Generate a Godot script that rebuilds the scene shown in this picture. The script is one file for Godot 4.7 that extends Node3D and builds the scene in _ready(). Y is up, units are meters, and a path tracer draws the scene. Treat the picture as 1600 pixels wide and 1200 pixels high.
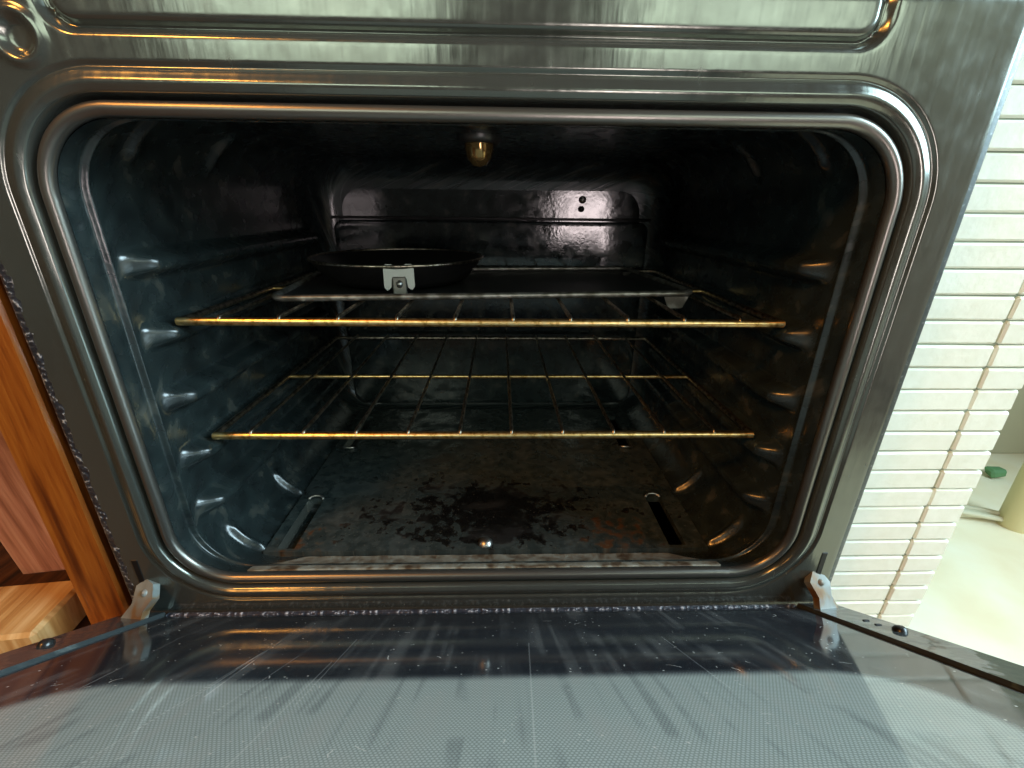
extends Node3D

var rng := RandomNumberGenerator.new()
var names := {}

# ---------------------------------------------------------------- helpers
func numbered(n: String) -> String:
	if not names.has(n):
		names[n] = 0
		return n
	names[n] += 1
	return "%s_%03d" % [n, names[n]]

func tag(o: Node, label: String, category: String, group := "", kind := "") -> void:
	o.set_meta("label", label)
	if category != "": o.set_meta("category", category)
	if group != "": o.set_meta("group", group)
	if kind != "": o.set_meta("kind", kind)

func thing(called: String, label: String, category: String, at := Vector3.ZERO, group := "") -> Node3D:
	var o := Node3D.new()
	o.name = numbered(called)
	add_child(o)
	o.position = at
	tag(o, label, category, group)
	return o

func put(called: String, mesh: Mesh, mat: Material, parent: Node, at := Vector3.ZERO, rot := Vector3.ZERO) -> MeshInstance3D:
	var o := MeshInstance3D.new()
	o.name = numbered(called) if parent == self else called
	o.mesh = mesh
	o.material_override = mat
	parent.add_child(o, true)
	o.position = at
	o.rotation = rot
	return o

# indexed surface with smooth normals (front faces clockwise)
func mk(V: PackedVector3Array, UV: PackedVector2Array, I: PackedInt32Array) -> ArrayMesh:
	var N := PackedVector3Array()
	N.resize(V.size())
	for t in range(0, I.size(), 3):
		var a := I[t]
		var b := I[t + 1]
		var c := I[t + 2]
		var n := (V[c] - V[a]).cross(V[b] - V[a])
		N[a] += n
		N[b] += n
		N[c] += n
	for i in N.size():
		N[i] = N[i].normalized()
	var arr := []
	arr.resize(Mesh.ARRAY_MAX)
	arr[Mesh.ARRAY_VERTEX] = V
	arr[Mesh.ARRAY_NORMAL] = N
	arr[Mesh.ARRAY_TEX_UV] = UV
	arr[Mesh.ARRAY_INDEX] = I
	var m := ArrayMesh.new()
	m.add_surface_from_arrays(Mesh.PRIMITIVE_TRIANGLES, arr)
	return m

# rows of points -> surface; wrap closes each row
func sheet(rows: Array, uvs: Array, wrap: bool, flip := false, open_floor := false) -> ArrayMesh:
	var V := PackedVector3Array()
	var U := PackedVector2Array()
	var I := PackedInt32Array()
	var n: int = rows[0].size()
	for r in rows.size():
		V.append_array(rows[r])
		U.append_array(uvs[r])
	var m := n if wrap else n - 1
	for r in rows.size() - 1:
		for k in m:
			var a := r * n + k
			var b := r * n + (k + 1) % n
			var c := a + n
			var d := b + n
			if open_floor and V[a].y < -0.011 and absf(V[a].x) < 0.18 and V[a].z < -0.04 and V[a].z > -0.33: continue
			if flip: I.append_array([a, b, d, a, d, c])
			else: I.append_array([a, d, b, a, c, d])
	return mk(V, U, I)

# box with chamfered edges, flat faces; box-projected UVs in metres
func cbox(s: Vector3, ch: float, wob := 0.0) -> ArrayMesh:
	var st := SurfaceTool.new()
	st.begin(Mesh.PRIMITIVE_TRIANGLES)
	st.set_smooth_group(-1)
	var h := s / 2.0
	var j := {}
	var off := Vector3(rng.randf() * 3.0, rng.randf() * 3.0, rng.randf() * 3.0)
	var P := func(sx: int, sy: int, sz: int, ax: int) -> Vector3:
		var key := Vector3i(sx, sy, sz)
		if not j.has(key): j[key] = Vector3(rng.randf_range(-wob, wob), rng.randf_range(-wob, wob), rng.randf_range(-wob, wob))
		var v := Vector3(sx * (h.x - ch), sy * (h.y - ch), sz * (h.z - ch))
		v[ax] += ch * [sx, sy, sz][ax]
		return v + j[key]
	var quad := func(a: Vector3, b: Vector3, c: Vector3, d: Vector3, out: Vector3) -> void:
		var q := [a, b, c, d]
		if (c - a).cross(b - a).dot(out) < 0.0: q = [a, d, c, b]
		for i in [0, 1, 2, 0, 2, 3]:
			var p: Vector3 = q[i] + off
			var o := out.abs()
			if o.x > o.y and o.x > o.z: st.set_uv(Vector2(p.z, p.y))
			elif o.y > o.z: st.set_uv(Vector2(p.x, p.z))
			else: st.set_uv(Vector2(p.x, p.y))
			st.add_vertex(q[i])
	for ax in 3:
		var u := (ax + 1) % 3
		var w := (ax + 2) % 3
		for s0 in [-1, 1]:
			var cs := []
			for k in [[-1, -1], [1, -1], [1, 1], [-1, 1]]:
				var g := [0, 0, 0]
				g[ax] = s0
				g[u] = k[0]
				g[w] = k[1]
				cs.append(P.call(g[0], g[1], g[2], ax))
			var out := Vector3.ZERO
			out[ax] = s0
			quad.call(cs[0], cs[1], cs[2], cs[3], out)
			for s1 in [-1, 1]:     # the edge between +-ax and +-u
				var g0 := [0, 0, 0]
				var g1 := [0, 0, 0]
				g0[ax] = s0
				g1[ax] = s0
				g0[u] = s1
				g1[u] = s1
				g0[w] = -1
				g1[w] = 1
				var o2 := Vector3.ZERO
				o2[ax] = s0
				o2[u] = s1 * 0.9
				quad.call(P.call(g0[0], g0[1], g0[2], ax), P.call(g1[0], g1[1], g1[2], ax), P.call(g1[0], g1[1], g1[2], u), P.call(g0[0], g0[1], g0[2], u), o2)
	for sx in [-1, 1]:
		for sy in [-1, 1]:
			for sz in [-1, 1]:
				var a: Vector3 = P.call(sx, sy, sz, 0)
				var b: Vector3 = P.call(sx, sy, sz, 1)
				var c: Vector3 = P.call(sx, sy, sz, 2)
				var out := Vector3(sx, sy, sz)
				if (c - a).cross(b - a).dot(out) < 0.0:
					var t := b
					b = c
					c = t
				for p in [a, b, c]:
					st.set_uv(Vector2(p.x, p.y))
					st.add_vertex(p)
	st.generate_normals()
	return st.commit()

# round bar along a path, with closed ends
func tube(path: PackedVector3Array, r: float, seg := 10, closed := false, rr := PackedFloat32Array()) -> ArrayMesh:
	var rows := []
	var uvs := []
	var n := path.size()
	var up := Vector3.UP
	var total := 0.0
	var cnt := n + 1 if closed else n
	var prev_n := Vector3.ZERO
	for i in cnt:
		var k := i % n
		var a := path[(k - 1 + n) % n] if closed or k > 0 else path[k]
		var b := path[(k + 1) % n] if closed or k < n - 1 else path[k]
		var t := (b - a).normalized()
		if prev_n == Vector3.ZERO:
			up = Vector3.UP if absf(t.y) < 0.9 else Vector3.RIGHT
			prev_n = (up - t * up.dot(t)).normalized()
		else:
			prev_n = (prev_n - t * prev_n.dot(t)).normalized()
		var bi := t.cross(prev_n)
		var row := PackedVector3Array()
		var uv := PackedVector2Array()
		if i > 0: total += path[k].distance_to(path[(k - 1 + n) % n])
		var rad := r if rr.is_empty() else rr[k]
		for s in seg:
			var th := TAU * s / seg
			row.append(path[k] + (prev_n * cos(th) + bi * sin(th)) * rad)
			uv.append(Vector2(total, th * r))
		if not closed and i == 0:
			var cr := PackedVector3Array()
			for s in seg: cr.append(path[0])
			rows.append(cr)
			uvs.append(uv)
		rows.append(row)
		uvs.append(uv)
		if not closed and i == n - 1:
			var cr := PackedVector3Array()
			for s in seg: cr.append(path[n - 1])
			rows.append(cr)
			uvs.append(uv)
	return sheet(rows, uvs, true, true)

# profile [radius, height] turned about y
func lathe(prof: Array, seg := 48) -> ArrayMesh:
	var rows := []
	var uvs := []
	for p in prof:
		var row := PackedVector3Array()
		var uv := PackedVector2Array()
		for s in seg + 1:
			var th := TAU * s / seg
			row.append(Vector3(cos(th) * p[0], p[1], sin(th) * p[0]))
			uv.append(Vector2(th * 0.1, p[1] + p[0]))
		rows.append(row)
		uvs.append(uv)
	return sheet(rows, uvs, false, false)

# flat outline (x, y) pushed out along z by d, with a small bevel
func plate(pts: PackedVector2Array, d: float, bev := 0.0006) -> ArrayMesh:
	var st := SurfaceTool.new()
	st.begin(Mesh.PRIMITIVE_TRIANGLES)
	st.set_smooth_group(-1)
	var inn: PackedVector2Array = pts
	var off := Geometry2D.offset_polygon(pts, -bev)
	var ctr := Vector2.ZERO
	for p in pts: ctr += p / pts.size()
	var same: bool = off.size() == 1 and off[0].size() == pts.size()
	var cap := pts
	var tri := Geometry2D.triangulate_polygon(cap)
	for t in range(0, tri.size(), 3):
		var a := cap[tri[t]]
		var b := cap[tri[t + 1]]
		var c := cap[tri[t + 2]]
		var cw := (b - a).cross(c - a) < 0.0
		for z in [d, 0.0]:
			var q := [a, b, c]
			if cw != (z > 0.0): q = [a, c, b]
			for p in q:
				st.set_uv(p)
				st.add_vertex(Vector3(p.x, p.y, z))
	var ccw := 0.0
	for i in cap.size(): ccw += cap[i].cross(cap[(i + 1) % cap.size()])
	for i in cap.size():
		var a := cap[i]
		var b := cap[(i + 1) % cap.size()]
		if ccw < 0.0:
			var t := a
			a = b
			b = t
		var A := Vector3(a.x, a.y, 0)
		var B := Vector3(b.x, b.y, 0)
		var Z := Vector3(0, 0, d)
		for p in [A, A + Z, B + Z, A, B + Z, B]:
			st.set_uv(Vector2(p.x + p.z, p.y))
			st.add_vertex(p)
	st.generate_normals()
	return st.commit()

# points of a rounded rectangle, counter-clockwise from bottom right, with outward normals
func rrect(x0: float, x1: float, y0: float, y1: float, r: float, nh: int, nv: int, nc: int) -> Array:
	var P := PackedVector2Array()
	var N := PackedVector2Array()
	var cs := [Vector2(x1 - r, y0 + r), Vector2(x1 - r, y1 - r), Vector2(x0 + r, y1 - r), Vector2(x0 + r, y0 + r)]
	for k in 4:
		var a0 := -PI / 2 + k * PI / 2
		for i in nc:
			var a := a0 + (PI / 2) * i / nc
			P.append(cs[k] + Vector2(cos(a), sin(a)) * r)
			N.append(Vector2(cos(a), sin(a)))
		var e := a0 + PI / 2
		var dir := Vector2(cos(e), sin(e))
		var from: Vector2 = cs[k] + dir * r
		var to: Vector2 = cs[(k + 1) % 4] + dir * r
		var m := nv if k % 2 == 0 else nh
		for i in m:
			P.append(from.lerp(to, float(i) / m))
			N.append(dir)
	return [P, N]

func sd_rr(p: Vector2, x0: float, x1: float, y0: float, y1: float, r: float) -> float:
	var c := Vector2((x0 + x1) / 2, (y0 + y1) / 2)
	var q := (p - c).abs() - Vector2((x1 - x0) / 2 - r, (y1 - y0) / 2 - r)
	return Vector2(maxf(q.x, 0), maxf(q.y, 0)).length() + minf(maxf(q.x, q.y), 0) - r

func lin(r: float, g: float, b: float) -> Color:
	return Color(r, g, b).linear_to_srgb()

func noise_img(w: int, h: int, freq: float, seed_: int, oct := 4) -> Image:
	var n := FastNoiseLite.new()
	n.seed = seed_
	n.frequency = freq
	n.fractal_octaves = oct
	n.noise_type = FastNoiseLite.TYPE_SIMPLEX_SMOOTH
	return n.get_seamless_image(w, h)

func noise_tex(freq: float, seed_: int, ramp := [], oct := 4, normal := 0.0, size := 512) -> Texture2D:
	var im := noise_img(size, size, freq, seed_, oct)
	if normal > 0.0:
		im.convert(Image.FORMAT_RGBA8)
		im.bump_map_to_normal_map(normal)
		im.generate_mipmaps()
		return ImageTexture.create_from_image(im)
	if ramp.is_empty():
		return ImageTexture.create_from_image(im)
	var g := Gradient.new()
	g.offsets = PackedFloat32Array(ramp.map(func(a): return a[0]))
	g.colors = PackedColorArray(ramp.map(func(a): return a[1]))
	var out := Image.create(size, size, false, Image.FORMAT_RGB8)
	for y in size:
		for x in size:
			out.set_pixel(x, y, g.sample(im.get_pixel(x, y).r))
	return ImageTexture.create_from_image(out)

func mat(col: Color, rough: float, metal := 0.0, spec := 0.5) -> StandardMaterial3D:
	var m := StandardMaterial3D.new()
	m.albedo_color = col
	m.roughness = rough
	m.metallic = metal
	m.metallic_specular = spec
	return m

func tri(m: StandardMaterial3D, s: float) -> StandardMaterial3D:
	m.uv1_triplanar = true
	m.uv1_world_triplanar = true
	m.uv1_scale = Vector3.ONE * s
	return m

func window_light(called: String, label: String, at: Vector3, size: Vector2, turn: float, col: Color, energy: float, glow: float, pitch := 0.0) -> Node3D:
	var t := thing(called, label, "window", at)
	t.rotation = Vector3(pitch, turn, 0)
	var pane := mat(Color(0.05, 0.05, 0.05), 0.3)
	pane.emission_enabled = true
	pane.emission = col
	pane.emission_energy_multiplier = glow
	put("pane", cbox(Vector3(size.x, size.y, 0.006), 0.001), pane, t)
	var fr := mat(lin(0.3, 0.28, 0.25), 0.5)
	for s in [-1, 1]:
		put("frame_rail", cbox(Vector3(size.x + 0.1, 0.05, 0.05), 0.004), fr, t, Vector3(0, s * (size.y / 2 + 0.025), 0))
		put("frame_stile", cbox(Vector3(0.05, size.y, 0.05), 0.004), fr, t, Vector3(s * (size.x / 2 + 0.025), 0, 0))
	var l := AreaLight3D.new()
	l.name = "daylight"
	l.area_size = size
	l.light_color = col
	l.light_energy = energy
	l.shadow_enabled = true
	l.area_range = 12.0
	l.area_attenuation = 2.0
	l.position = Vector3(0, 0, 0.03)
	l.rotation.y = PI
	t.add_child(l)
	return t

# ---------------------------------------------------------------- the scene
var M := {}

func _ready() -> void:
	rng.seed = 7
	# camera
	var cam := Camera3D.new()
	cam.name = "camera"
	add_child(cam)
	cam.fov = 81.8
	cam.near = 0.01
	cam.far = 60.0
	var p := 0.3786
	var yw := 0.0305
	var rl := 0.0115
	var fw := Vector3(sin(yw) * cos(p), -sin(p), -cos(yw) * cos(p))
	var rt := Vector3(cos(yw), 0, sin(yw))
	var up := rt.cross(fw)
	var rt2 := rt * cos(rl) + up * sin(rl)
	var up2 := -rt * sin(rl) + up * cos(rl)
	cam.transform = Transform3D(Basis(rt2, up2, -fw), Vector3(0.0099, 0.2889, 0.2824))
	cam.current = true
	# surroundings: dim room, no sky and no sun
	var we := WorldEnvironment.new()
	we.name = "environment"
	var env := Environment.new()
	env.background_mode = Environment.BG_COLOR
	env.background_color = Color(0.22, 0.22, 0.2)
	env.tonemap_mode = Environment.TONE_MAPPER_LINEAR
	env.tonemap_exposure = 1.1
	env.sdfgi_enabled = true
	env.ssao_enabled = true
	env.ssil_enabled = true
	we.environment = env
	add_child(we)
	# daylight through the windows behind the camera and at the right, one warm lamp at the left
	var daylight := Color(0.93, 1.0, 0.92)
	var w1 := window_light("kitchen_window", "bright window behind the viewer, mirrored at left in the oven front", Vector3(-0.85, 1.25, 2.2), Vector2(1.1, 0.7), PI, daylight, 0.95, 1.0)
	var w2 := window_light("kitchen_window", "wide mullioned window behind the viewer, mirrored at right in the oven front", Vector3(1.2, 1.25, 2.2), Vector2(1.2, 0.7), PI, daylight, 0.95, 1.0)
	for w in [w1, w2]:
		for xx in [-0.2, 0.22]:
			put("mullion", cbox(Vector3(0.09, 0.5, 0.02), 0.003), mat(lin(0.2, 0.18, 0.15), 0.6), w, Vector3(xx, 0.1, 0.05))
	var w3 := window_light("side_window", "tall cool window right of the oven lighting the pale floor", Vector3(1.9, 1.3, 0.35), Vector2(1.4, 1.4), -PI / 2, Color(0.82, 0.95, 1.0), 8.5, 6.0)
	var rw := put("room_wall", cbox(Vector3(0.1, 2.7, 3.4), 0.004), mat(lin(0.7, 0.72, 0.66), 0.8), self, Vector3(2.0, 0.9, 1.15))
	tag(rw, "pale room wall around the side window, mirrored in the oven front", "wall")
	glazed_door()
	ceiling_lamp()
	make_materials()
	setting()
	oven()
	racks()
	tray_and_pan()
	left_wood()
	right_side()

func glazed_door() -> void:
	var t := window_light("glazed_door", "low glazed door behind the viewer, mirrored in the oven back", Vector3(0.6, 0.0, 2.25), Vector2(0.36, 0.8), PI, Color(1.0, 0.93, 0.93), 0.5, 9.0)
	t.set_meta("category", "door")
	var bar := mat(Color(0.03, 0.03, 0.03), 0.5)
	var d := [Vector3(0, 0.13, 0.04), Vector3(0.14, -0.17, 0.04), Vector3(0, -0.47, 0.04), Vector3(-0.14, -0.17, 0.04)]
	for i in 4:
		put("grille_bar", tube(PackedVector3Array([d[i], d[(i + 1) % 4]]), 0.02, 8), bar, t)

func ceiling_lamp() -> void:
	var t := thing("ceiling_lamp", "warm round ceiling lamp behind the viewer at left", "lamp", Vector3(-1.05, 1.6, 0.95))
	var g := mat(Color(0.8, 0.7, 0.5), 0.4)
	g.emission_enabled = true
	g.emission = Color(1.0, 0.66, 0.3)
	g.emission_energy_multiplier = 8.0
	put("diffuser", lathe([[0.0, -0.03], [0.12, -0.03], [0.15, -0.015], [0.16, 0.01], [0.0, 0.012]], 32), g, t)
	put("base", lathe([[0.0, 0.014], [0.17, 0.014], [0.17, 0.04], [0.0, 0.05]], 32), mat(Color(0.6, 0.6, 0.58), 0.5), t)
	var l := AreaLight3D.new()
	l.name = "lamplight"
	l.area_size = Vector2(0.3, 0.3)
	l.light_color = Color(1.0, 0.66, 0.3)
	l.light_energy = 2.0
	l.shadow_enabled = true
	l.area_range = 10.0
	l.area_attenuation = 2.0
	l.position = Vector3(0, -0.045, 0)
	l.rotation.x = -PI / 2
	t.add_child(l)

func make_materials() -> void:
	# smoky enamel of the front: vertical wiping marks in gloss and relief
	var e := mat(lin(0.16, 0.17, 0.15), 0.2, 0.75, 0.5)
	var im := Image.create(512, 512, false, Image.FORMAT_RGB8)
	var n1 := noise_img(512, 512, 0.03, 3, 5)
	var n2 := noise_img(512, 64, 0.08, 4, 4)
	for y in 512:
		for x in 512:
			var v := 0.11 + 0.13 * n1.get_pixel(x, y).r + 0.09 * pow(n2.get_pixel(x, y / 16).r, 2.0)
			im.set_pixel(x, y, Color(v, v, v))
	e.roughness = 1.0
	e.roughness_texture = ImageTexture.create_from_image(im)
	e.normal_enabled = true
	var nb := noise_img(512, 64, 0.06, 9, 4)
	nb.resize(512, 512, Image.INTERPOLATE_CUBIC)
	nb.convert(Image.FORMAT_RGBA8)
	nb.bump_map_to_normal_map(1.2)
	e.normal_texture = ImageTexture.create_from_image(nb)
	e.normal_scale = 0.1
	e.uv1_scale = Vector3(4, 4, 4)
	M.enamel = e
	# cavity enamel: near black green grey with a burnt-on film
	var c := mat(Color.WHITE, 0.3, 0.0, 0.6)
	c.albedo_texture = noise_tex(0.012, 21, [[0.15, lin(0.011, 0.015, 0.0155)], [0.5, lin(0.017, 0.024, 0.0245)], [0.7, lin(0.021, 0.029, 0.029)], [0.85, lin(0.05, 0.054, 0.048)]], 6)
	c.roughness = 1.0
	c.roughness_texture = noise_tex(0.02, 22, [[0.2, Color(0.22, 0.22, 0.22)], [0.6, Color(0.27, 0.27, 0.27)], [0.85, Color(0.42, 0.42, 0.42)]], 5)
	c.normal_enabled = true
	c.normal_texture = noise_tex(0.06, 23, [], 4, 2.0)
	c.normal_scale = 0.14
	c.uv1_scale = Vector3(5, 5, 5)
	M.cavity = c
	var bk: StandardMaterial3D = c.duplicate()
	bk.roughness_texture = noise_tex(0.02, 24, [[0.2, Color(0.07, 0.07, 0.07)], [0.8, Color(0.16, 0.16, 0.16)]], 5)
	bk.normal_scale = 0.06
	M.back = bk
	M.black = mat(Color(0.03, 0.03, 0.033), 0.5)
	M.steel = mat(lin(0.55, 0.53, 0.5), 0.35, 1.0)
	# rack wire: brass toned metal
	var w := mat(Color.WHITE, 0.3, 1.0)
	w.albedo_texture = noise_tex(0.05, 31, [[0.15, lin(0.5, 0.3, 0.1)], [0.35, lin(0.86, 0.56, 0.22)], [0.75, lin(0.93, 0.68, 0.34)]], 4, 0.0, 256)
	w.uv1_scale = Vector3(12, 12, 12)
	M.brass_wire = w
	var wg: StandardMaterial3D = w.duplicate()
	wg.albedo_texture = noise_tex(0.05, 32, [[0.25, lin(0.2, 0.17, 0.13)], [0.6, lin(0.6, 0.52, 0.42)]], 4, 0.0, 256)
	M.wire = wg
	M.gasket = mat(lin(0.2, 0.19, 0.17), 0.32, 0.85)
	# worn hinge metal
	var hg := mat(Color.WHITE, 0.5, 0.2)
	hg.albedo_texture = noise_tex(0.02, 41, [[0.2, lin(0.16, 0.08, 0.03)], [0.36, lin(0.22, 0.14, 0.07)], [0.46, lin(0.2, 0.22, 0.21)], [0.8, lin(0.29, 0.32, 0.31)]], 4, 0.0, 256)
	M.hinge = tri(hg, 7.0)
	# chipped enamel on the panel edges; along the door bottom its pale specks paint caught light
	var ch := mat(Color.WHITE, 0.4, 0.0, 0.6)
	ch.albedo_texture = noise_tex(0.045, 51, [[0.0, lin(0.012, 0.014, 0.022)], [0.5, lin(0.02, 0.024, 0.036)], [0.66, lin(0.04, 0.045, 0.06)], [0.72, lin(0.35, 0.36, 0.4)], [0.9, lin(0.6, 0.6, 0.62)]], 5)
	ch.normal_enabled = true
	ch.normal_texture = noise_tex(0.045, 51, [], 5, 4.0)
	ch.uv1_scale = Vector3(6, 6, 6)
	M.chipped_glint = tri(ch, 9.0)
	var we2: StandardMaterial3D = ch.duplicate()
	we2.albedo_texture = noise_tex(0.05, 52, [[0.0, lin(0.07, 0.08, 0.08)], [0.72, lin(0.09, 0.1, 0.1)], [0.86, lin(0.25, 0.27, 0.28)]], 5)
	we2.metallic = 0.8
	we2.normal_scale = 0.08
	M.worn_edge = we2
	var lg := mat(Color.WHITE, 0.55)
	lg.albedo_texture = noise_tex(0.03, 53, [[0.2, lin(0.06, 0.035, 0.018)], [0.36, lin(0.15, 0.125, 0.085)], [0.52, lin(0.23, 0.23, 0.19)], [0.8, lin(0.28, 0.29, 0.25)]], 6)
	lg.normal_enabled = true
	lg.normal_texture = noise_tex(0.06, 54, [], 5, 5.0)
	lg.normal_scale = 0.3
	M.ledge = tri(lg, 3.0)
	# wood
	M.wood = wood_mat(61, [lin(0.1, 0.022, 0.004), lin(0.27, 0.07, 0.009), lin(0.36, 0.11, 0.015)], 0.28)
	M.wood_pink = wood_mat(62, [lin(0.2, 0.07, 0.035), lin(0.36, 0.15, 0.085), lin(0.45, 0.22, 0.13)], 0.6)
	M.wood_dark = wood_mat(63, [lin(0.03, 0.012, 0.006), lin(0.08, 0.03, 0.014), lin(0.12, 0.05, 0.022)], 0.5)
	M.wood_pale = wood_mat(64, [lin(0.34, 0.15, 0.04), lin(0.5, 0.27, 0.09), lin(0.62, 0.4, 0.18)], 0.55)

func wood_mat(s: int, cols: Array, rough: float) -> StandardMaterial3D:
	var m := mat(Color.WHITE, rough)
	var a := noise_img(256, 32, 0.03, s, 3)
	a.resize(256, 512, Image.INTERPOLATE_CUBIC)
	var b := noise_img(256, 64, 0.12, s + 5, 4)
	b.resize(256, 512, Image.INTERPOLATE_CUBIC)
	var out := Image.create(256, 512, false, Image.FORMAT_RGB8)
	for y in 512:
		for x in 256:
			var v := 0.72 * a.get_pixel(x, y).r + 0.28 * b.get_pixel(x, y).r
			v = clampf((v - 0.22) * 1.8, 0.0, 1.0)
			var c: Color = cols[0].lerp(cols[1], v * 2.0) if v < 0.5 else cols[1].lerp(cols[2], v * 2.0 - 1.0)
			out.set_pixel(x, y, c)
	m.albedo_texture = ImageTexture.create_from_image(out)
	m.normal_enabled = true
	b.convert(Image.FORMAT_RGBA8)
	b.bump_map_to_normal_map(1.5)
	m.normal_texture = ImageTexture.create_from_image(b)
	m.normal_scale = 0.4
	m.uv1_scale = Vector3(7, 2.2, 1)
	return m

func setting() -> void:
	var fl := mat(Color.WHITE, 0.45)
	fl.albedo_texture = noise_tex(0.01, 71, [[0.2, lin(0.8, 0.69, 0.48)], [0.5, lin(0.84, 0.75, 0.55)], [0.8, lin(0.86, 0.79, 0.62)]], 5)
	fl.uv1_scale = Vector3(1, 1, 1)
	tri(fl, 0.8)
	var g := put("floor", cbox(Vector3(3.6, 0.05, 6), 0.002), fl, self, Vector3(2.25, -0.475, -2.0))
	tag(g, "pale cream floor running past the tiled wall end", "", "", "structure")
	var kf := tri(wood_mat(66, [lin(0.05, 0.02, 0.01), lin(0.1, 0.045, 0.02), lin(0.15, 0.07, 0.035)], 0.4), 1.0)
	var g2 := put("kitchen_floor", cbox(Vector3(6, 0.05, 6), 0.002), kf, self, Vector3(-0.5, -0.48, 0.0))
	tag(g2, "dark brown kitchen floor in front of the oven", "", "", "structure")

# ---- oven: front, cavity, door
const SX := 0.254
const SY0 := -0.001
const SY1 := 0.3412

func front_height(x: float, y: float) -> float:
	var h := 0.0
	var r := 0.012
	var e := 0.3 - absf(x)
	if e < r: h -= r - sqrt(maxf(0.0, r * r - (r - e) * (r - e)))
	var et := 0.402 - y
	if et < r: h -= r - sqrt(maxf(0.0, r * r - (r - et) * (r - et)))
	var g := absf(sd_rr(Vector2(x, y), -0.2194, 0.2142, 0.3733, 0.5, 0.012))
	h -= 0.0045 * exp(-pow(g / 0.0025, 2.0))
	if sd_rr(Vector2(x, y), -0.2194, 0.2142, 0.3733, 0.5, 0.012) < 0.0: h -= 0.0012
	var c := Vector2(x + 0.2365, y - 0.3678).length()
	h += 0.0016 * exp(-pow((c - 0.0112) / 0.0024, 2.0)) - 0.0022 * (1.0 - smoothstep(0.005, 0.0095, c))
	return h

func oven() -> void:
	var o := thing("oven", "dark enamelled oven with its door half open", "oven")
	# front panel: rings from the gasket seam out to the panel edge
	var base := rrect(-SX, SX, SY0, SY1, 0.05, 230, 120, 70)
	var P: PackedVector2Array = base[0]
	var N: PackedVector2Array = base[1]
	var prof := []
	for i in 44:
		var d := 0.0185 * i / 43.0
		# groove, broad rolled bead, then down into the seam
		var z := -0.0016 * exp(-pow((d - 0.0148) / 0.0016, 2.0)) + 0.0024 * exp(-pow((d - 0.0072) / 0.0038, 2.0))
		z -= 0.0105 * pow(1.0 - smoothstep(0.0, 0.0042, d), 2.0)
		prof.append([d, z * smoothstep(0.0185, 0.0165, d)])
	var rows := []
	var uvs := []
	var x1 := 0.3
	var y0 := -0.034
	var y1 := 0.402
	for q in prof:
		var row := PackedVector3Array()
		var uv := PackedVector2Array()
		for k in P.size():
			var v := P[k] + N[k] * float(q[0])
			row.append(Vector3(v.x, v.y, float(q[1]) + front_height(v.x, v.y) * smoothstep(0.012, 0.0185, float(q[0]))))
			uv.append(v)
		rows.append(row)
		uvs.append(uv)
	var steps := 46
	for s in range(1, steps + 1):
		var row := PackedVector3Array()
		var uv := PackedVector2Array()
		var f := float(s) / steps
		for k in P.size():
			var a := P[k] + N[k] * 0.0185
			var t := 10.0
			if absf(N[k].x) > 1e-5: t = minf(t, ((x1 if N[k].x > 0 else -x1) - a.x) / N[k].x)
			if absf(N[k].y) > 1e-5: t = minf(t, ((y1 if N[k].y > 0 else y0) - a.y) / N[k].y)
			var v := a + N[k] * t * f
			row.append(Vector3(v.x, v.y, front_height(v.x, v.y)))
			uv.append(v)
		rows.append(row)
		uvs.append(uv)
	var last: PackedVector3Array = rows[rows.size() - 1]
	var back := PackedVector3Array()
	for v in last: back.append(Vector3(v.x, v.y, -0.03))
	rows.append(back)
	uvs.append(uvs[uvs.size() - 1])
	put("front_panel", sheet(rows, uvs, true, false), M.enamel, o)
	# gasket bead lying in the seam
	var gr := rrect(-SX + 0.0045, SX - 0.0045, SY0 + 0.0045, SY1 - 0.0045, 0.046, 60, 40, 20)
	var gp := PackedVector3Array()
	for v in gr[0]: gp.append(Vector3(v.x, v.y, -0.0035))
	put("gasket", tube(gp, 0.0042, 12, true), M.gasket, o)
	# chipped edge strips
	for s in [-1, 1]:
		var er := []
		var eu := []
		for i in 120:
			var yy := lerpf(-0.033, 0.388, i / 119.0)
			var row := PackedVector3Array()
			var uv := PackedVector2Array()
			var xin := 0.2905 if s > 0 else 0.288 + 0.0012 * sin(i * 0.9) * sin(i * 0.37) + rng.randf_range(-0.0006, 0.0006)
			for k in 10:
				var xx: float = lerpf(xin, 0.30035, sqrt(k / 9.0)) * s
				row.append(Vector3(xx, yy, front_height(clampf(xx, -0.2999, 0.2999), yy) + (0.0 if k == 0 else 0.0006)))
				uv.append(Vector2(xx, yy))
			row.append(Vector3(0.3004 * s, yy, -0.03))
			uv.append(Vector2(0.32 * s, yy))
			er.append(row)
			eu.append(uv)
		put("edge_strip", sheet(er, eu, false, s < 0), M.chipped_glint if s < 0 else M.worn_edge, o)
	# outer shell and fascia above
	for s in [-1, 1]:
		put("side_panel", cbox(Vector3(0.008, 0.86, 0.44), 0.002), M.black, o, Vector3(s * 0.294, 0.0, -0.255))
	put("rear_panel", cbox(Vector3(0.58, 0.86, 0.008), 0.002), M.black, o, Vector3(0, 0.0, -0.47))
	put("top_panel", cbox(Vector3(0.578, 0.008, 0.43), 0.002), M.black, o, Vector3(0, 0.42, -0.255))
	put("lower_panel", cbox(Vector3(0.578, 0.39, 0.02), 0.003), M.black, o, Vector3(0, -0.235, -0.03))
	put("control_fascia", cbox(Vector3(0.59, 0.11, 0.03), 0.006), M.black, o, Vector3(0, 0.459, -0.008))
	cavity(o)
	door(o)
	hinges(o)

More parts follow.
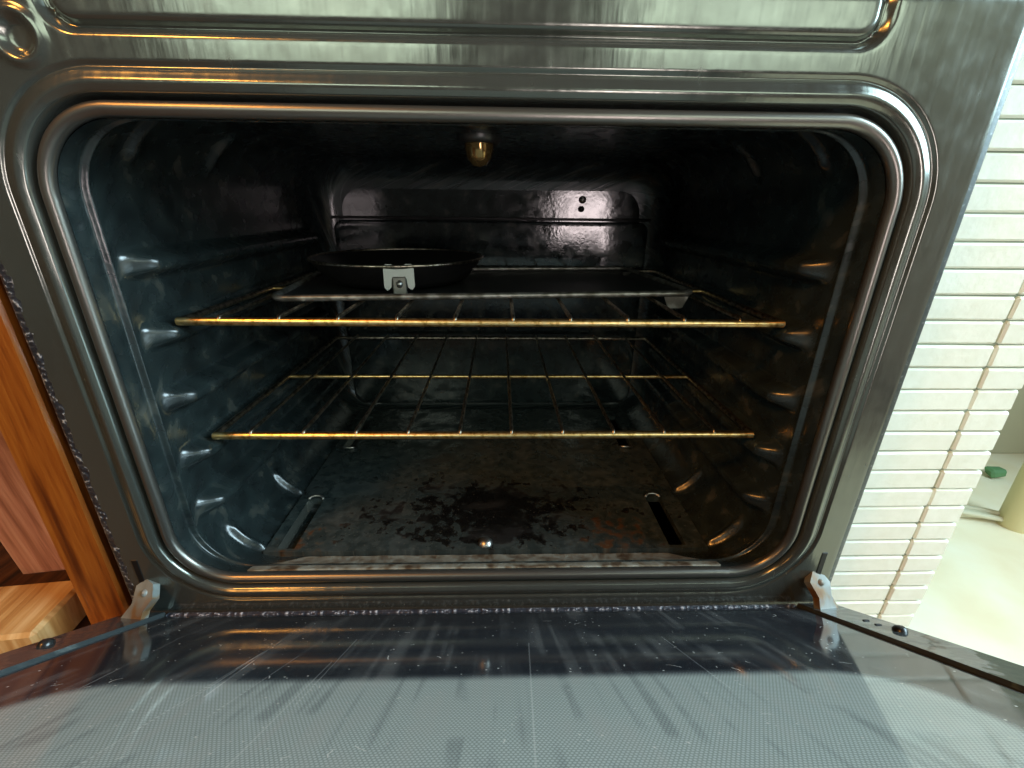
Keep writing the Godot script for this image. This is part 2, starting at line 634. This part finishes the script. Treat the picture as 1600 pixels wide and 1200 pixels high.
func cav(z: float) -> Array:    # half width, bottom, top, corner radius at depth z
	var t := -z
	var xh := lerpf(0.2455, 0.2435, smoothstep(0.004, 0.014, t))
	xh = lerpf(xh, 0.2415, smoothstep(0.0165, 0.0185, t))
	xh = lerpf(xh, 0.2385, smoothstep(0.02, 0.06, t))
	var yb := lerpf(0.0075, -0.012, smoothstep(0.0, 0.048, t))
	var yt := lerpf(0.3325, 0.346, smoothstep(0.004, 0.05, t))
	var r := lerpf(0.042, 0.05, smoothstep(0.0, 0.04, t))
	var b := maxf(0.0, t - 0.335) / 0.035     # rounded rear edge
	var ins := 0.035 * (1.0 - sqrt(maxf(0.0, 1.0 - minf(b, 1.0) * minf(b, 1.0))))
	return [xh - ins, yb + ins * 0.25, yt - ins, maxf(0.02, r - ins * 0.6)]

const LEVELS := [0.25, 0.2, 0.15, 0.1, 0.053]

func cavity(o: Node3D) -> void:
	var rows := []
	var uvs := []
	var zs := []
	var z := -0.005
	while z > -0.3702:
		zs.append(z)
		z -= 0.0005 if z > -0.03 else (0.001 if z > -0.16 else (0.003 if z > -0.33 else 0.0015))
	zs.append(-0.37)
	for zz in zs:
		var c := cav(zz)
		var rr := rrect(-c[0], c[0], c[1], c[2], c[3], 40, 130, 22)
		var Pp: PackedVector2Array = rr[0]
		var Nn: PackedVector2Array = rr[1]
		var row := PackedVector3Array()
		var uv := PackedVector2Array()
		var run := 0.0
		var rib := smoothstep(-0.023, -0.042, zz) * smoothstep(-0.338, -0.325, zz)
		# pressed beads that run round the four corners
		var bead := exp(-pow((zz + 0.05) / 0.0042, 2.0)) + exp(-pow((zz + 0.135) / 0.0042, 2.0))
		for k in Pp.size():
			var v := Pp[k]
			var n := Nn[k]
			var push := 0.0
			if absf(n.x) > 0.99:
				for L in LEVELS:
					var dy: float = absf(v.y - L)
					if dy < 0.02: push = maxf(push, 0.0145 * rib * exp(-pow(dy / 0.0075, 4.0)))
			push += 0.0022 * exp(-pow((zz + 0.0185) / 0.0017, 2.0)) + 0.0048 * bead * smoothstep(0.25, 0.5, absf(n.x)) * smoothstep(0.25, 0.5, absf(n.y))
			v -= n * push
			row.append(Vector3(v.x, v.y, zz))
			if k > 0: run += Pp[k].distance_to(Pp[k - 1])
			uv.append(Vector2(run, zz))
		rows.append(row)
		uvs.append(uv)
	var cv := put("cavity", sheet(rows, uvs, true, true, true), M.cavity, o)
	# flat back
	var l: PackedVector3Array = rows[rows.size() - 1]
	var V := PackedVector3Array([Vector3(0, 0.16, -0.37)])
	var U := PackedVector2Array([Vector2(0, 0.16)])
	var I := PackedInt32Array()
	for k in l.size():
		V.append(l[k])
		U.append(Vector2(l[k].x, l[k].y))
	for k in l.size(): I.append_array([0, 1 + (k + 1) % l.size(), 1 + k])
	put("rear_wall", mk(V, U, I), M.back, cv)
	# removable back cover with rolled edges
	var rows2 := []
	var uvs2 := []
	for q in [[0.0, -0.37], [0.0, -0.3665], [0.0012, -0.3648], [0.003, -0.3642], [0.008, -0.3642], [0.03, -0.3642], [0.06, -0.3642], [0.1, -0.3642], [0.13, -0.3642]]:
		var rr := rrect(-0.217 + q[0], 0.217 - q[0], -0.002 + q[0], 0.2715 - q[0], maxf(0.002, 0.014 - q[0]), 40, 30, 10)
		var row := PackedVector3Array()
		var uv := PackedVector2Array()
		for v in rr[0]:
			row.append(Vector3(v.x, v.y, q[1]))
			uv.append(v)
		rows2.append(row)
		uvs2.append(uv)
	put("rear_cover", sheet(rows2, uvs2, true, true), M.back, cv)
	put("cover_edge", cbox(Vector3(0.44, 0.0035, 0.006), 0.001), M.black, cv, Vector3(0, 0.2745, -0.3685))
	# rivet on the back wall
	put("rear_screw", lathe([[0.0, 0.004], [0.003, 0.0036], [0.0048, 0.002], [0.005, 0.0]], 16), M.steel, cv, Vector3(0.1231, 0.2999, -0.369), Vector3(PI / 2, 0, 0))
	put("rear_screw", lathe([[0.0, 0.004], [0.0028, 0.0036], [0.004, 0.002], [0.004, 0.0]], 16), M.black, cv, Vector3(0.1221, 0.288, -0.369), Vector3(PI / 2, 0, 0))
	# oven lamp in the ceiling
	var lamp := put("oven_lamp", lathe([[0.0, -0.022], [0.006, -0.0205], [0.0105, -0.015], [0.0125, -0.007], [0.0125, 0.0]], 28), mat(lin(0.4, 0.26, 0.1), 0.12, 0.8), cv, Vector3(-0.008, 0.344, -0.155))
	put("lamp_ring", lathe([[0.0125, -0.001], [0.014, -0.004], [0.0175, -0.004], [0.019, 0.0], [0.019, 0.003]], 28), mat(lin(0.1, 0.1, 0.095), 0.35, 0.8), lamp)
	base_plate(cv)
	# pale ledge between the gasket and the base plate
	var lr := []
	var lu := []
	for i in 31:
		var row := PackedVector3Array()
		var uv := PackedVector2Array()
		for k in 90:
			var xx := lerpf(-0.199, 0.199, k / 89.0)
			var zr := lerpf(-0.0425, -0.016, smoothstep(0.165, 0.199, absf(xx))) - 0.0006 * sin(xx * 210.0) * sin(xx * 77.0)
			var zz := lerpf(-0.0075, zr, i / 30.0)
			row.append(Vector3(xx, cav(zz)[1] + 0.0009 - (0.0014 if i == 0 or i == 30 else 0.0) + maxf(0.0, absf(xx) - 0.196) * 0.1, zz))
			uv.append(Vector2(xx, zz))
		lr.append(row)
		lu.append(uv)
	put("front_ledge", sheet(lr, lu, false, true), M.ledge, cv)

func plate_tex() -> ImageTexture:
	var w := 900
	var h := 700
	var im := Image.create(w, h, false, Image.FORMAT_RGB8)
	var a := noise_img(w, h, 0.008, 81, 6)
	var b := noise_img(w, h, 0.03, 82, 5)
	var c := noise_img(w, h, 0.12, 83, 3)
	var e1 := lin(0.022, 0.03, 0.03)
	var e2 := lin(0.06, 0.072, 0.068)
	var soot := lin(0.004, 0.004, 0.004)
	var rust := lin(0.075, 0.036, 0.018)
	var ash := lin(0.13, 0.125, 0.1)
	for y in h:
		for x in w:
			var fx := float(x) / w - 0.5
			var fy := float(y) / h            # 0 at the back, 1 at the front
			var na := a.get_pixel(x, y).r
			var nb := b.get_pixel(x, y).r
			var nc := c.get_pixel(x, y).r
			var col := e1.lerp(e2, clampf((nb - 0.3) * 1.6, 0, 1))
			# burnt spill across the front of the plate
			var zone := exp(-pow((fx + 0.02) / 0.26, 2.0)) * smoothstep(0.5, 0.8, fy) * smoothstep(1.0, 0.93, fy) + 0.45 * exp(-pow((fx - 0.02) / 0.07, 2.0)) * smoothstep(0.55, 0.8, fy)
			var s := smoothstep(0.52, 0.66, zone * 0.3 + 0.3 * na + 0.55 * nb + 0.12 * nc - 0.1)
			col = col.lerp(soot, s * 0.95)
			var rz := exp(-pow((fx - 0.3) / 0.1, 2.0)) * smoothstep(0.75, 0.9, fy) + 0.7 * exp(-pow((fx + 0.42) / 0.1, 2.0)) * smoothstep(0.8, 0.9, fy)
			col = col.lerp(rust, smoothstep(0.55, 0.75, rz * 0.35 + 0.6 * nb))
			if nc > 0.74: col = col.lerp(ash, clampf((nc - 0.74) * 6.0, 0, 0.7))
			im.set_pixel(x, y, col)
	return ImageTexture.create_from_image(im)

func base_plate(cv: Node3D) -> void:
	var px := [-0.206, -0.1955, -0.1795, 0.1705, 0.1865, 0.206]
	var x0 := -0.206
	var x1 := 0.206
	var z0 := -0.352
	var z1 := -0.043
	var m := mat(Color.WHITE, 0.5, 0.0, 0.5)
	m.albedo_texture = plate_tex()
	m.roughness = 1.0
	m.roughness_texture = noise_tex(0.015, 91, [[0.25, Color(0.18, 0.18, 0.18)], [0.5, Color(0.27, 0.27, 0.27)], [0.7, Color(0.6, 0.6, 0.6)]], 5)
	m.normal_enabled = true
	m.normal_texture = noise_tex(0.02, 92, [], 6, 6.0)
	m.normal_scale = 0.22
	var zc := [z0, -0.325, -0.232, -0.121, -0.047, z1]
	var V := PackedVector3Array()
	var U := PackedVector2Array()
	var I := PackedInt32Array()
	var top := -0.006
	var holes := [[1, 1], [1, 3], [3, 1], [3, 3]]
	for ix in 5:
		for iz in 5:
			if [ix, iz] in holes: continue
			var k := V.size()
			for q in [[0, 0], [1, 0], [1, 1], [0, 1]]:
				var v := Vector3(px[ix + q[0]], top, zc[iz + q[1]])
				V.append(v)
				U.append(Vector2((v.x - x0) / (x1 - x0), (v.z - z0) / (z1 - z0)))
			I.append_array([k, k + 1, k + 2, k, k + 2, k + 3])
	# rims turned down
	var edges := [[Vector3(x0, top, z0), Vector3(x0, top, z1)], [Vector3(x0, top, z1), Vector3(x1, top, z1)], [Vector3(x1, top, z1), Vector3(x1, top, z0)]]
	for hh in holes:
		var xa: float = px[hh[0]]
		var xb: float = px[hh[0] + 1]
		var za: float = zc[hh[1]]
		var zb: float = zc[hh[1] + 1]
		edges.append_array([[Vector3(xa, top, zb), Vector3(xa, top, za)], [Vector3(xa, top, za), Vector3(xb, top, za)], [Vector3(xb, top, za), Vector3(xb, top, zb)], [Vector3(xb, top, zb), Vector3(xa, top, zb)]])
	for e in edges:
		var k := V.size()
		for v in [e[0], e[1], e[1] + Vector3(0, -0.006, 0), e[0] + Vector3(0, -0.006, 0)]:
			V.append(v)
			U.append(Vector2((v.x - x0) / (x1 - x0), (v.z - z0) / (z1 - z0)))
		I.append_array([k, k + 1, k + 2, k, k + 2, k + 3])
	var bp := put("base_plate", mk(V, U, I), m, cv)
	# turned-up lips at the slot ends
	for xx in [-0.1875, 0.1785]:
		for zz in [-0.121, -0.232]:
			var s := 1.0 if zz > -0.2 else -1.0
			var path := PackedVector3Array()
			for i in 9:
				var th := PI * i / 8.0
				path.append(Vector3(xx - cos(th) * 0.0076, top + 0.0006 + 0.002 * sin(th), zz - s * sin(th) * 0.004))
			put("slot_lip", tube(path, 0.0014, 8), M.steel, cv)
			# flap bent down along the outer side of the slot
			if xx > 0.0: continue
			var side := -1.0
			var za: float = zz if s > 0.0 else -0.325
			var zb: float = -0.047 if s > 0.0 else zz
			var fl := PackedVector3Array([Vector3(xx + side * 0.0079, top - 0.0002, za), Vector3(xx + side * 0.0079, top - 0.0002, zb), Vector3(xx + side * 0.001, top - 0.008, zb), Vector3(xx + side * 0.001, top - 0.008, za)])
			put("slot_flap", mk(fl, PackedVector2Array([Vector2(0, 0), Vector2(0.1, 0), Vector2(0.1, 0.01), Vector2(0, 0.01)]), PackedInt32Array([0, 1, 2, 0, 2, 3])), M.enamel, cv)
	var zs := put("floor_screw", lathe([[0.0, 0.0045], [0.003, 0.0042], [0.0052, 0.003], [0.0066, 0.001], [0.0068, 0.0]], 24), M.steel, cv, Vector3(-0.0032, top, -0.0525))

func door(o: Node3D) -> void:
	var d := Node3D.new()
	d.name = "door"
	o.add_child(d)
	d.position = Vector3(0, -0.0285, 0.0005)
	d.rotation.x = -deg_to_rad(35.6)
	d.set_meta("label", "half open oven door with dotted inner glass")
	var L := 0.41
	var rim := mat(lin(0.05, 0.058, 0.06), 0.32, 0.0, 0.6)
	rim.roughness_texture = M.cavity.roughness_texture
	rim.normal_enabled = true
	rim.normal_texture = M.cavity.normal_texture
	rim.normal_scale = 0.15
	for s in [-1, 1]:
		put("side_rim", cbox(Vector3(0.033, 0.03, L), 0.002), rim, d, Vector3(s * 0.2835, -0.015, L / 2))
	put("bottom_rim", cbox(Vector3(0.533, 0.026, 0.005), 0.0015), M.chipped_glint, d, Vector3(0, -0.0135, 0.0028))  # bright specks put the light caught by this edge into the colour
	put("top_rim", cbox(Vector3(0.533, 0.03, 0.03), 0.002), rim, d, Vector3(0, -0.0165, L - 0.015))
	put("outer_glass", cbox(Vector3(0.532, 0.004, L - 0.045), 0.001), M.black, d, Vector3(0, -0.026, L / 2 - 0.01))
	# inner glass sheet with its print
	var W := 0.5315
	var H := L - 0.037
	var im := door_print(W, H)
	var g := mat(Color.WHITE, 0.07, 0.0, 0.6)
	g.albedo_texture = im
	g.roughness = 1.0
	g.roughness_texture = noise_tex(0.006, 101, [[0.3, Color(0.06, 0.06, 0.06)], [0.7, Color(0.13, 0.13, 0.13)]], 5)
	var y := -0.0022
	var mesh := cbox(Vector3(W, 0.004, H), 0.0008)
	put("inner_glass_edge", mesh, M.black, d, Vector3(0, y - 0.0021, 0.0055 + H / 2))
	var V := PackedVector3Array([Vector3(-W / 2 + 0.001, y, 0.0065), Vector3(W / 2 - 0.001, y, 0.0065), Vector3(W / 2 - 0.001, y, 0.0045 + H), Vector3(-W / 2 + 0.001, y, 0.0045 + H)])
	put("inner_glass", mk(V, PackedVector2Array([Vector2(0, 0), Vector2(1, 0), Vector2(1, 1), Vector2(0, 1)]), PackedInt32Array([0, 1, 2, 0, 2, 3])), g, d)
	# screw and small slots on the right rim
	put("rim_screw", lathe([[0.0, 0.0035], [0.0025, 0.0032], [0.0042, 0.0018], [0.0045, 0.0]], 18), mat(lin(0.05, 0.05, 0.05), 0.3, 0.7), d, Vector3(0.2875, 0.0, 0.082))
	for zz in [0.057, 0.068]:
		put("rim_slot", cbox(Vector3(0.004, 0.0008, 0.0022), 0.0002), M.black, d, Vector3(0.284, 0.0003, zz))
	put("rim_screw", lathe([[0.0, 0.0035], [0.0025, 0.0032], [0.0042, 0.0018], [0.0045, 0.0]], 18), mat(lin(0.05, 0.05, 0.05), 0.3, 0.7), d, Vector3(-0.2875, 0.0, 0.082))
	var bar := PackedVector3Array([Vector3(-0.22, -0.03, L - 0.035), Vector3(-0.22, -0.065, L - 0.035), Vector3(0.22, -0.065, L - 0.035), Vector3(0.22, -0.03, L - 0.035)])
	put("handle", tube(bar, 0.009, 10), M.steel, d)

func door_print(W: float, H: float) -> ImageTexture:
	var w := 2048
	var h := 1408
	var im := Image.create(w, h, false, Image.FORMAT_RGB8)
	var a := noise_img(w / 4, h / 4, 0.012, 111, 5)
	var st := noise_img(w / 2, 24, 0.035, 112, 5)      # wiping streaks, long in z
	st.resize(w / 2, h / 2, Image.INTERPOLATE_CUBIC)
	var blk := lin(0.02, 0.024, 0.03)
	var ground := lin(0.27, 0.31, 0.295)
	var dot := lin(0.45, 0.52, 0.495)
	var dust := lin(0.4, 0.4, 0.37)
	im.fill(blk)
	var pitch := 0.0018
	for y in h:
		var mz := (y + 0.5) / h * H + 0.0055
		for x in w:
			var mx := ((x + 0.5) / w - 0.5) * W
			var na := a.get_pixel(x / 4, y / 4).r
			var ns := st.get_pixel(x / 2, y / 2).r
			var col := blk
			var sd := sd_rr(Vector2(mx, mz), -0.235, 0.235, 0.136, 0.6, 0.05)
			if sd < 0.0:
				var r := floori(mz / (pitch * 0.87))
				var ux := mx / pitch + (0.5 if r % 2 == 0 else 0.0)
				var dx := (ux - floorf(ux) - 0.5) * pitch
				var dz := (mz / (pitch * 0.87) - r - 0.5) * pitch * 0.87
				var q := sqrt(dx * dx + dz * dz)
				col = ground.lerp(dot, smoothstep(0.00076, 0.00048, q))
				col = blk.lerp(col, smoothstep(0.0, 0.013, -sd))      # edge of the print is thin
			var film := 0.24 * smoothstep(0.42, 0.78, ns) * smoothstep(0.25, 0.62, na)
			col = col.lerp(blk, 0.16 * smoothstep(0.5, 0.25, ns) * smoothstep(0.65, 0.4, na))
			film += 0.07 * smoothstep(0.4, 0.72, na)
			col = col.lerp(dust, clampf(film, 0, 0.35))
			im.set_pixel(x, y, col)
	# lint, crumbs and scratches
	var lint := lin(0.7, 0.7, 0.66)
	for i in 90:
		var px := rng.randf_range(60, w - 60)
		var py := rng.randf_range(60, h * 0.75)
		var th := rng.randf() * TAU
		var bend := rng.randf_range(-0.05, 0.05)
		var kink := rng.randi_range(6, 40)
		for s in rng.randi_range(5, 12 + int(30.0 * pow(rng.randf(), 2.0))):
			if s == kink: th += rng.randf_range(-1.5, 1.5)
			th += bend + rng.randf_range(-0.22, 0.22)
			px += cos(th) * 1.0
			py += sin(th) * 1.0
			for k in 2: im.set_pixel(clampi(int(px) + k, 0, w - 1), clampi(int(py), 0, h - 1), lint.lerp(dust, 0.5 * rng.randf()))
	for i in 1500:
		var px := rng.randi_range(4, w - 6)
		var py := int(rng.randf() * h * 0.8)
		var sz := 1 + int(pow(rng.randf(), 4.0) * 4.0)
		for yy in sz:
			for xx in sz: im.set_pixel(clampi(px + xx, 0, w - 1), clampi(py + yy, 0, h - 1), lint.lerp(dust, rng.randf()))
	for i in 9:
		var px := rng.randf_range(80, w * 0.35) if i < 6 else rng.randf_range(w * 0.3, w * 0.9)
		var py := rng.randf_range(120, h * 0.3)
		var sl := rng.randf_range(-0.1, 0.1)
		for s in rng.randi_range(200, 620):
			var c := im.get_pixel(clampi(int(px), 0, w - 1), clampi(int(py) + s, 0, h - 1))
			for k in 3: im.set_pixel(clampi(int(px + sl * s) + k, 0, w - 1), clampi(int(py) + s, 0, h - 1), c.lerp(lint, 0.3))
	im.generate_mipmaps()
	return ImageTexture.create_from_image(im)

func hinges(o: Node3D) -> void:
	for s in [-1, 1]:
		put("hinge_slot", cbox(Vector3(0.006, 0.03, 0.004), 0.001), M.black, o, Vector3(s * 0.2795, 0.012, -0.0015))
		var pts := PackedVector2Array([Vector2(-0.006, -0.03), Vector2(0.006, -0.034), Vector2(0.012, -0.022), Vector2(0.009, -0.008), Vector2(0.013, 0.002), Vector2(0.008, 0.012), Vector2(-0.001, 0.014), Vector2(-0.008, 0.007), Vector2(-0.005, -0.006), Vector2(-0.010, -0.018)])
		var h := put("hinge", plate(pts, 0.006), M.hinge, o, Vector3(s * 0.2765, -0.008, 0.004), Vector3(-0.7, s * 0.35, 0))
		for q in [Vector3(0.003, 0.004, 0.006), Vector3(0.001, -0.02, 0.006)]:
			put("rivet", lathe([[0.0, 0.002], [0.002, 0.0017], [0.003, 0.0]], 14), M.hinge, h, q, Vector3(PI / 2, 0, 0))

# ---- racks
func bumpy(a: Vector3, b: Vector3, n: int) -> PackedVector3Array:
	var p := PackedVector3Array()
	for i in n + 1: p.append(a.lerp(b, float(i) / n))
	return p

func rack(label: String, y: float, zf: float, hw: float) -> void:
	var t := thing("wire_rack", label, "oven rack", Vector3(0, y, 0), "wire racks in the oven")
	var zb := -0.348
	var zm := -0.19
	put("front_wire", tube(bumpy(Vector3(-hw, 0, zf), Vector3(hw, 0, zf), 12), 0.0032, 14), M.brass_wire, t)
	put("middle_wire", tube(bumpy(Vector3(-hw, -0.0005, zm), Vector3(hw, -0.0005, zm), 12), 0.0022, 10), M.brass_wire, t)
	put("rear_wire", tube(bumpy(Vector3(-hw, 0, zb), Vector3(hw, 0, zb), 12), 0.0026, 10), M.wire, t)
	for s in [-1, 1]:
		put("side_wire", tube(bumpy(Vector3(s * hw, 0, zf), Vector3(s * hw, 0, zb), 8), 0.0026, 10), M.wire, t)
	for i in 10:
		var x := (i - 4.5) * 0.0432 - 0.0015
		var path := PackedVector3Array([Vector3(x, 0.0006, zf + 0.0015), Vector3(x, 0.0036, zf), Vector3(x, 0.0042, zf - 0.004), Vector3(x, 0.0036, zf - 0.01), Vector3(x, 0.0034, zm), Vector3(x, 0.0036, zb + 0.004), Vector3(x, 0.0034, zb)])
		put("rung", tube(path, 0.0016, 8), M.wire, t)

func racks() -> void:
	rack("upper wire rack carrying the shallow tray and pan", 0.2085, -0.044, 0.2265)
	rack("empty lower wire rack with brass coloured front bar", 0.1105, -0.0495, 0.2265)

func tray_and_pan() -> void:
	var t := thing("baking_tray", "shallow dark tray with a grey rim lying askew on the upper rack", "baking tray", Vector3(-0.003, 0.2137, -0.192))
	t.rotation.y = deg_to_rad(5.6)
	var hw := 0.184
	var hd := 0.09
	var pan := mat(lin(0.014, 0.014, 0.014), 0.4)
	var rimm := mat(lin(0.42, 0.4, 0.37), 0.38, 0.8)
	rimm.albedo_texture = noise_tex(0.03, 121, [[0.3, lin(0.3, 0.28, 0.25)], [0.7, lin(0.9, 0.9, 0.9)]], 4, 0.0, 256)
	tri(rimm, 8.0)
	var rows := []
	var uvs := []
	for q in [[0.0, 0.0042], [0.004, 0.002], [0.008, 0.0006], [0.014, 0.0002], [0.05, 0.0002], [0.0899, 0.0002]]:
		var rr := rrect(-hw + q[0], hw - q[0], -hd + q[0], hd - q[0], maxf(0.002, 0.014 - q[0] * 0.3), 10, 6, 6)
		var row := PackedVector3Array()
		var uv := PackedVector2Array()
		for v in rr[0]:
			row.append(Vector3(v.x, q[1], v.y))
			uv.append(v)
		rows.append(row)
		uvs.append(uv)
	put("tray_bottom", sheet(rows, uvs, true, false), pan, t)
	var rp := PackedVector3Array()
	for v in rrect(-hw, hw, -hd, hd, 0.014, 10, 6, 8)[0]: rp.append(Vector3(v.x, 0.0042, v.y))
	put("rim", tube(rp, 0.0028, 10, true), rimm, t)
	var ear := PackedVector2Array([Vector2(-0.012, 0), Vector2(0.011, 0), Vector2(0.006, -0.0105), Vector2(-0.007, -0.0105)])
	put("support_ear", plate(ear, 0.0016), rimm, t, Vector3(hw - 0.019, 0.002, hd + 0.0022))
	put("support_ear", plate(ear, 0.0016), rimm, t, Vector3(hw - 0.006, 0.004, -hd + 0.03), Vector3(0, 0.5, 0))
	# frying pan
	var c := Vector3(-0.097, 0.2144, -0.208)
	var f := thing("frying_pan", "black frying pan with missing handle standing on the tray", "frying pan", c)
	var black := mat(lin(0.012, 0.011, 0.011), 0.28, 0.0, 0.6)
	put("pan_body", lathe([[0.0, 0.0], [0.06, 0.0], [0.066, 0.0015], [0.074, 0.007], [0.083, 0.018], [0.0878, 0.0235], [0.0885, 0.0245], [0.0878, 0.0252], [0.086, 0.0245], [0.08, 0.018], [0.07, 0.0085], [0.062, 0.0035], [0.0, 0.003]], 72), black, f)
	var rim := PackedVector3Array()
	for i in 72: rim.append(Vector3(cos(TAU * i / 72) * 0.0882, 0.0251, sin(TAU * i / 72) * 0.0882))
	put("pan_rim", tube(rim, 0.0014, 8, true), M.wire, f)
	var bm := mat(lin(0.36, 0.37, 0.34), 0.42, 0.35)
	var br := PackedVector2Array([Vector2(-0.0135, 0.009), Vector2(-0.0115, 0.0125), Vector2(-0.006, 0.0125), Vector2(-0.004, 0.0105), Vector2(0.004, 0.0105), Vector2(0.006, 0.0125), Vector2(0.0115, 0.0125), Vector2(0.0135, 0.009), Vector2(0.0135, -0.004), Vector2(0.011, -0.0065), Vector2(0.0075, -0.0045), Vector2(0.0065, 0.002), Vector2(-0.0065, 0.002), Vector2(-0.0075, -0.0045), Vector2(-0.011, -0.0065), Vector2(-0.0135, -0.004)])
	var hb := put("handle_bracket", plate(br, 0.004), bm, f, Vector3(0.017, 0.0115, 0.0835), Vector3(-0.2, 0.2, 0))
	hb.scale = Vector3(0.98, 1.2, 1.0)
	put("bracket_block", cbox(Vector3(0.0125, 0.016, 0.006), 0.001), mat(lin(0.16, 0.15, 0.13), 0.45, 0.5), hb, Vector3(0, -0.0045, 0.002))
	put("rivet", lathe([[0.0, 0.002], [0.002, 0.0017], [0.003, 0.0]], 14), M.steel, hb, Vector3(0, -0.002, 0.005), Vector3(PI / 2, 0, 0))

func left_wood() -> void:
	var a := put("wooden_stile", cbox(Vector3(0.037, 1.0, 0.05), 0.002), M.wood, self, Vector3(-0.3225, 0.05, -0.028))
	tag(a, "varnished orange brown upright board against the oven's left edge", "board")
	var b := put("wooden_batten", cbox(Vector3(0.016, 1.0, 0.03), 0.0015), M.wood, self, Vector3(-0.3495, 0.05, -0.034))
	tag(b, "narrow brown batten left of the varnished upright board", "board")
	var sh := put("cabinet_shelf", cbox(Vector3(0.4, 0.022, 0.34), 0.002), M.wood_dark, self, Vector3(-0.56, -0.078, -0.16))
	tag(sh, "dark shelf under the wood blocks left of the oven", "shelf")
	var cs := put("recess_board", cbox(Vector3(0.46, 1.0, 0.02), 0.002), M.wood_dark, self, Vector3(-0.575, 0.05, -0.345))
	tag(cs, "dark board closing the recess behind the wood blocks", "board")
	var sd := put("shelf_upright", cbox(Vector3(0.02, 0.36, 0.3), 0.002), M.wood_dark, self, Vector3(-0.37, -0.27, -0.16))
	tag(sd, "dark upright carrying the shelf left of the oven", "board")
	var wb := put("wood_block", cbox(Vector3(0.15, 0.034, 0.06), 0.003, 0.001), M.wood_pale, self, Vector3(-0.443, -0.05, -0.005), Vector3(0, 0.12, 0))
	tag(wb, "pale sawn wood block lying at the oven door's left edge", "wood block")
	var wa := put("wood_plank", cbox(Vector3(0.1, 0.36, 0.03), 0.003, 0.001), M.wood_pink, self, Vector3(-0.41, 0.148, -0.062), Vector3(0, 0, 0.13))
	tag(wa, "pinkish brown plank leaning upright behind the pale block", "plank")

func right_side() -> void:
	# end of a wall faced with narrow white split tiles
	var zf := -0.05
	var wall := thing("tiled_wall", "wall end faced with narrow stacked white tiles beside the oven", "wall", Vector3(0, 0, 0))
	var grout := mat(lin(0.3, 0.36, 0.28), 0.9)
	put("backing", cbox(Vector3(0.142, 1.25, 0.3), 0.001), grout, wall, Vector3(0.3765, 0.17, zf - 0.153))
	var tm := mat(Color.WHITE, 0.55)
	tm.albedo_texture = noise_tex(0.02, 131, [[0.2, lin(0.77, 0.79, 0.67)], [0.5, lin(0.79, 0.81, 0.7)], [0.8, lin(0.81, 0.83, 0.72)]], 4, 0.0, 256)
	tm.normal_enabled = true
	tm.normal_texture = noise_tex(0.05, 132, [], 4, 3.0, 256)
	tm.normal_scale = 0.12
	tri(tm, 9.0)
	var meshes := {}
	for col in [[0.306, 0.4095], [0.4109, 0.4485]]:
		for v in 4:
			meshes[[col[0], v]] = cbox(Vector3(col[1] - col[0], 0.0186, 0.008), 0.0016, 0.0002)
	var y := -0.44
	while y < 0.78:
		for col in [[0.306, 0.4095], [0.4109, 0.4485]]:
			put("tile", meshes[[col[0], rng.randi() % 4]], tm, wall, Vector3((col[0] + col[1]) / 2, y + 0.0098, zf - 0.004 + rng.randf_range(-0.0006, 0.0006)), Vector3(rng.randf_range(-0.02, 0.05), 0, rng.randf_range(-0.006, 0.006)))
		y += 0.0197
	# far wall, post, cord
	var fw := put("far_wall", cbox(Vector3(2.6, 1.6, 0.1), 0.004), tri(mat(lin(0.4, 0.38, 0.26), 0.8), 1.0), self, Vector3(2.0, 0.35, -1.0))
	tag(fw, "olive plastered wall beyond the pale floor at right", "wall")
	var ps := put("round_post", lathe([[0.0, 0.0], [0.034, 0.0], [0.034, 1.1], [0.0, 1.1]], 28), mat(lin(0.7, 0.64, 0.36), 0.5), self, Vector3(1.32, -0.45, -0.6))
	tag(ps, "cream round post at the far right of the floor", "post")
	var cord := thing("cord_bundle", "bundle of pale cord lying on the floor past the tiles", "cord", Vector3(1.26, -0.45, -0.58))
	var cm := mat(lin(0.62, 0.6, 0.45), 0.8)
	for k in 4:
		var path := PackedVector3Array()
		for i in 22:
			var f := i / 21.0
			path.append(Vector3(-0.16 + 0.5 * f + 0.01 * sin(k * 2.0 + f * 7.0), 0.008 + 0.006 * (k % 2) + 0.008 * absf(sin(f * 5.0 + k)), -0.10 + 0.16 * f + 0.02 * k * (0.4 + sin(f * 4.0 + k * 1.3) * 0.5)))
		put("strand", tube(path, 0.007, 8), cm, cord)
	var gb := put("green_scrap", cbox(Vector3(0.05, 0.022, 0.03), 0.006, 0.004), mat(lin(0.1, 0.24, 0.1), 0.6), self, Vector3(1.5, -0.434, -0.82))
	tag(gb, "small green scrap on the floor by the post", "scrap")
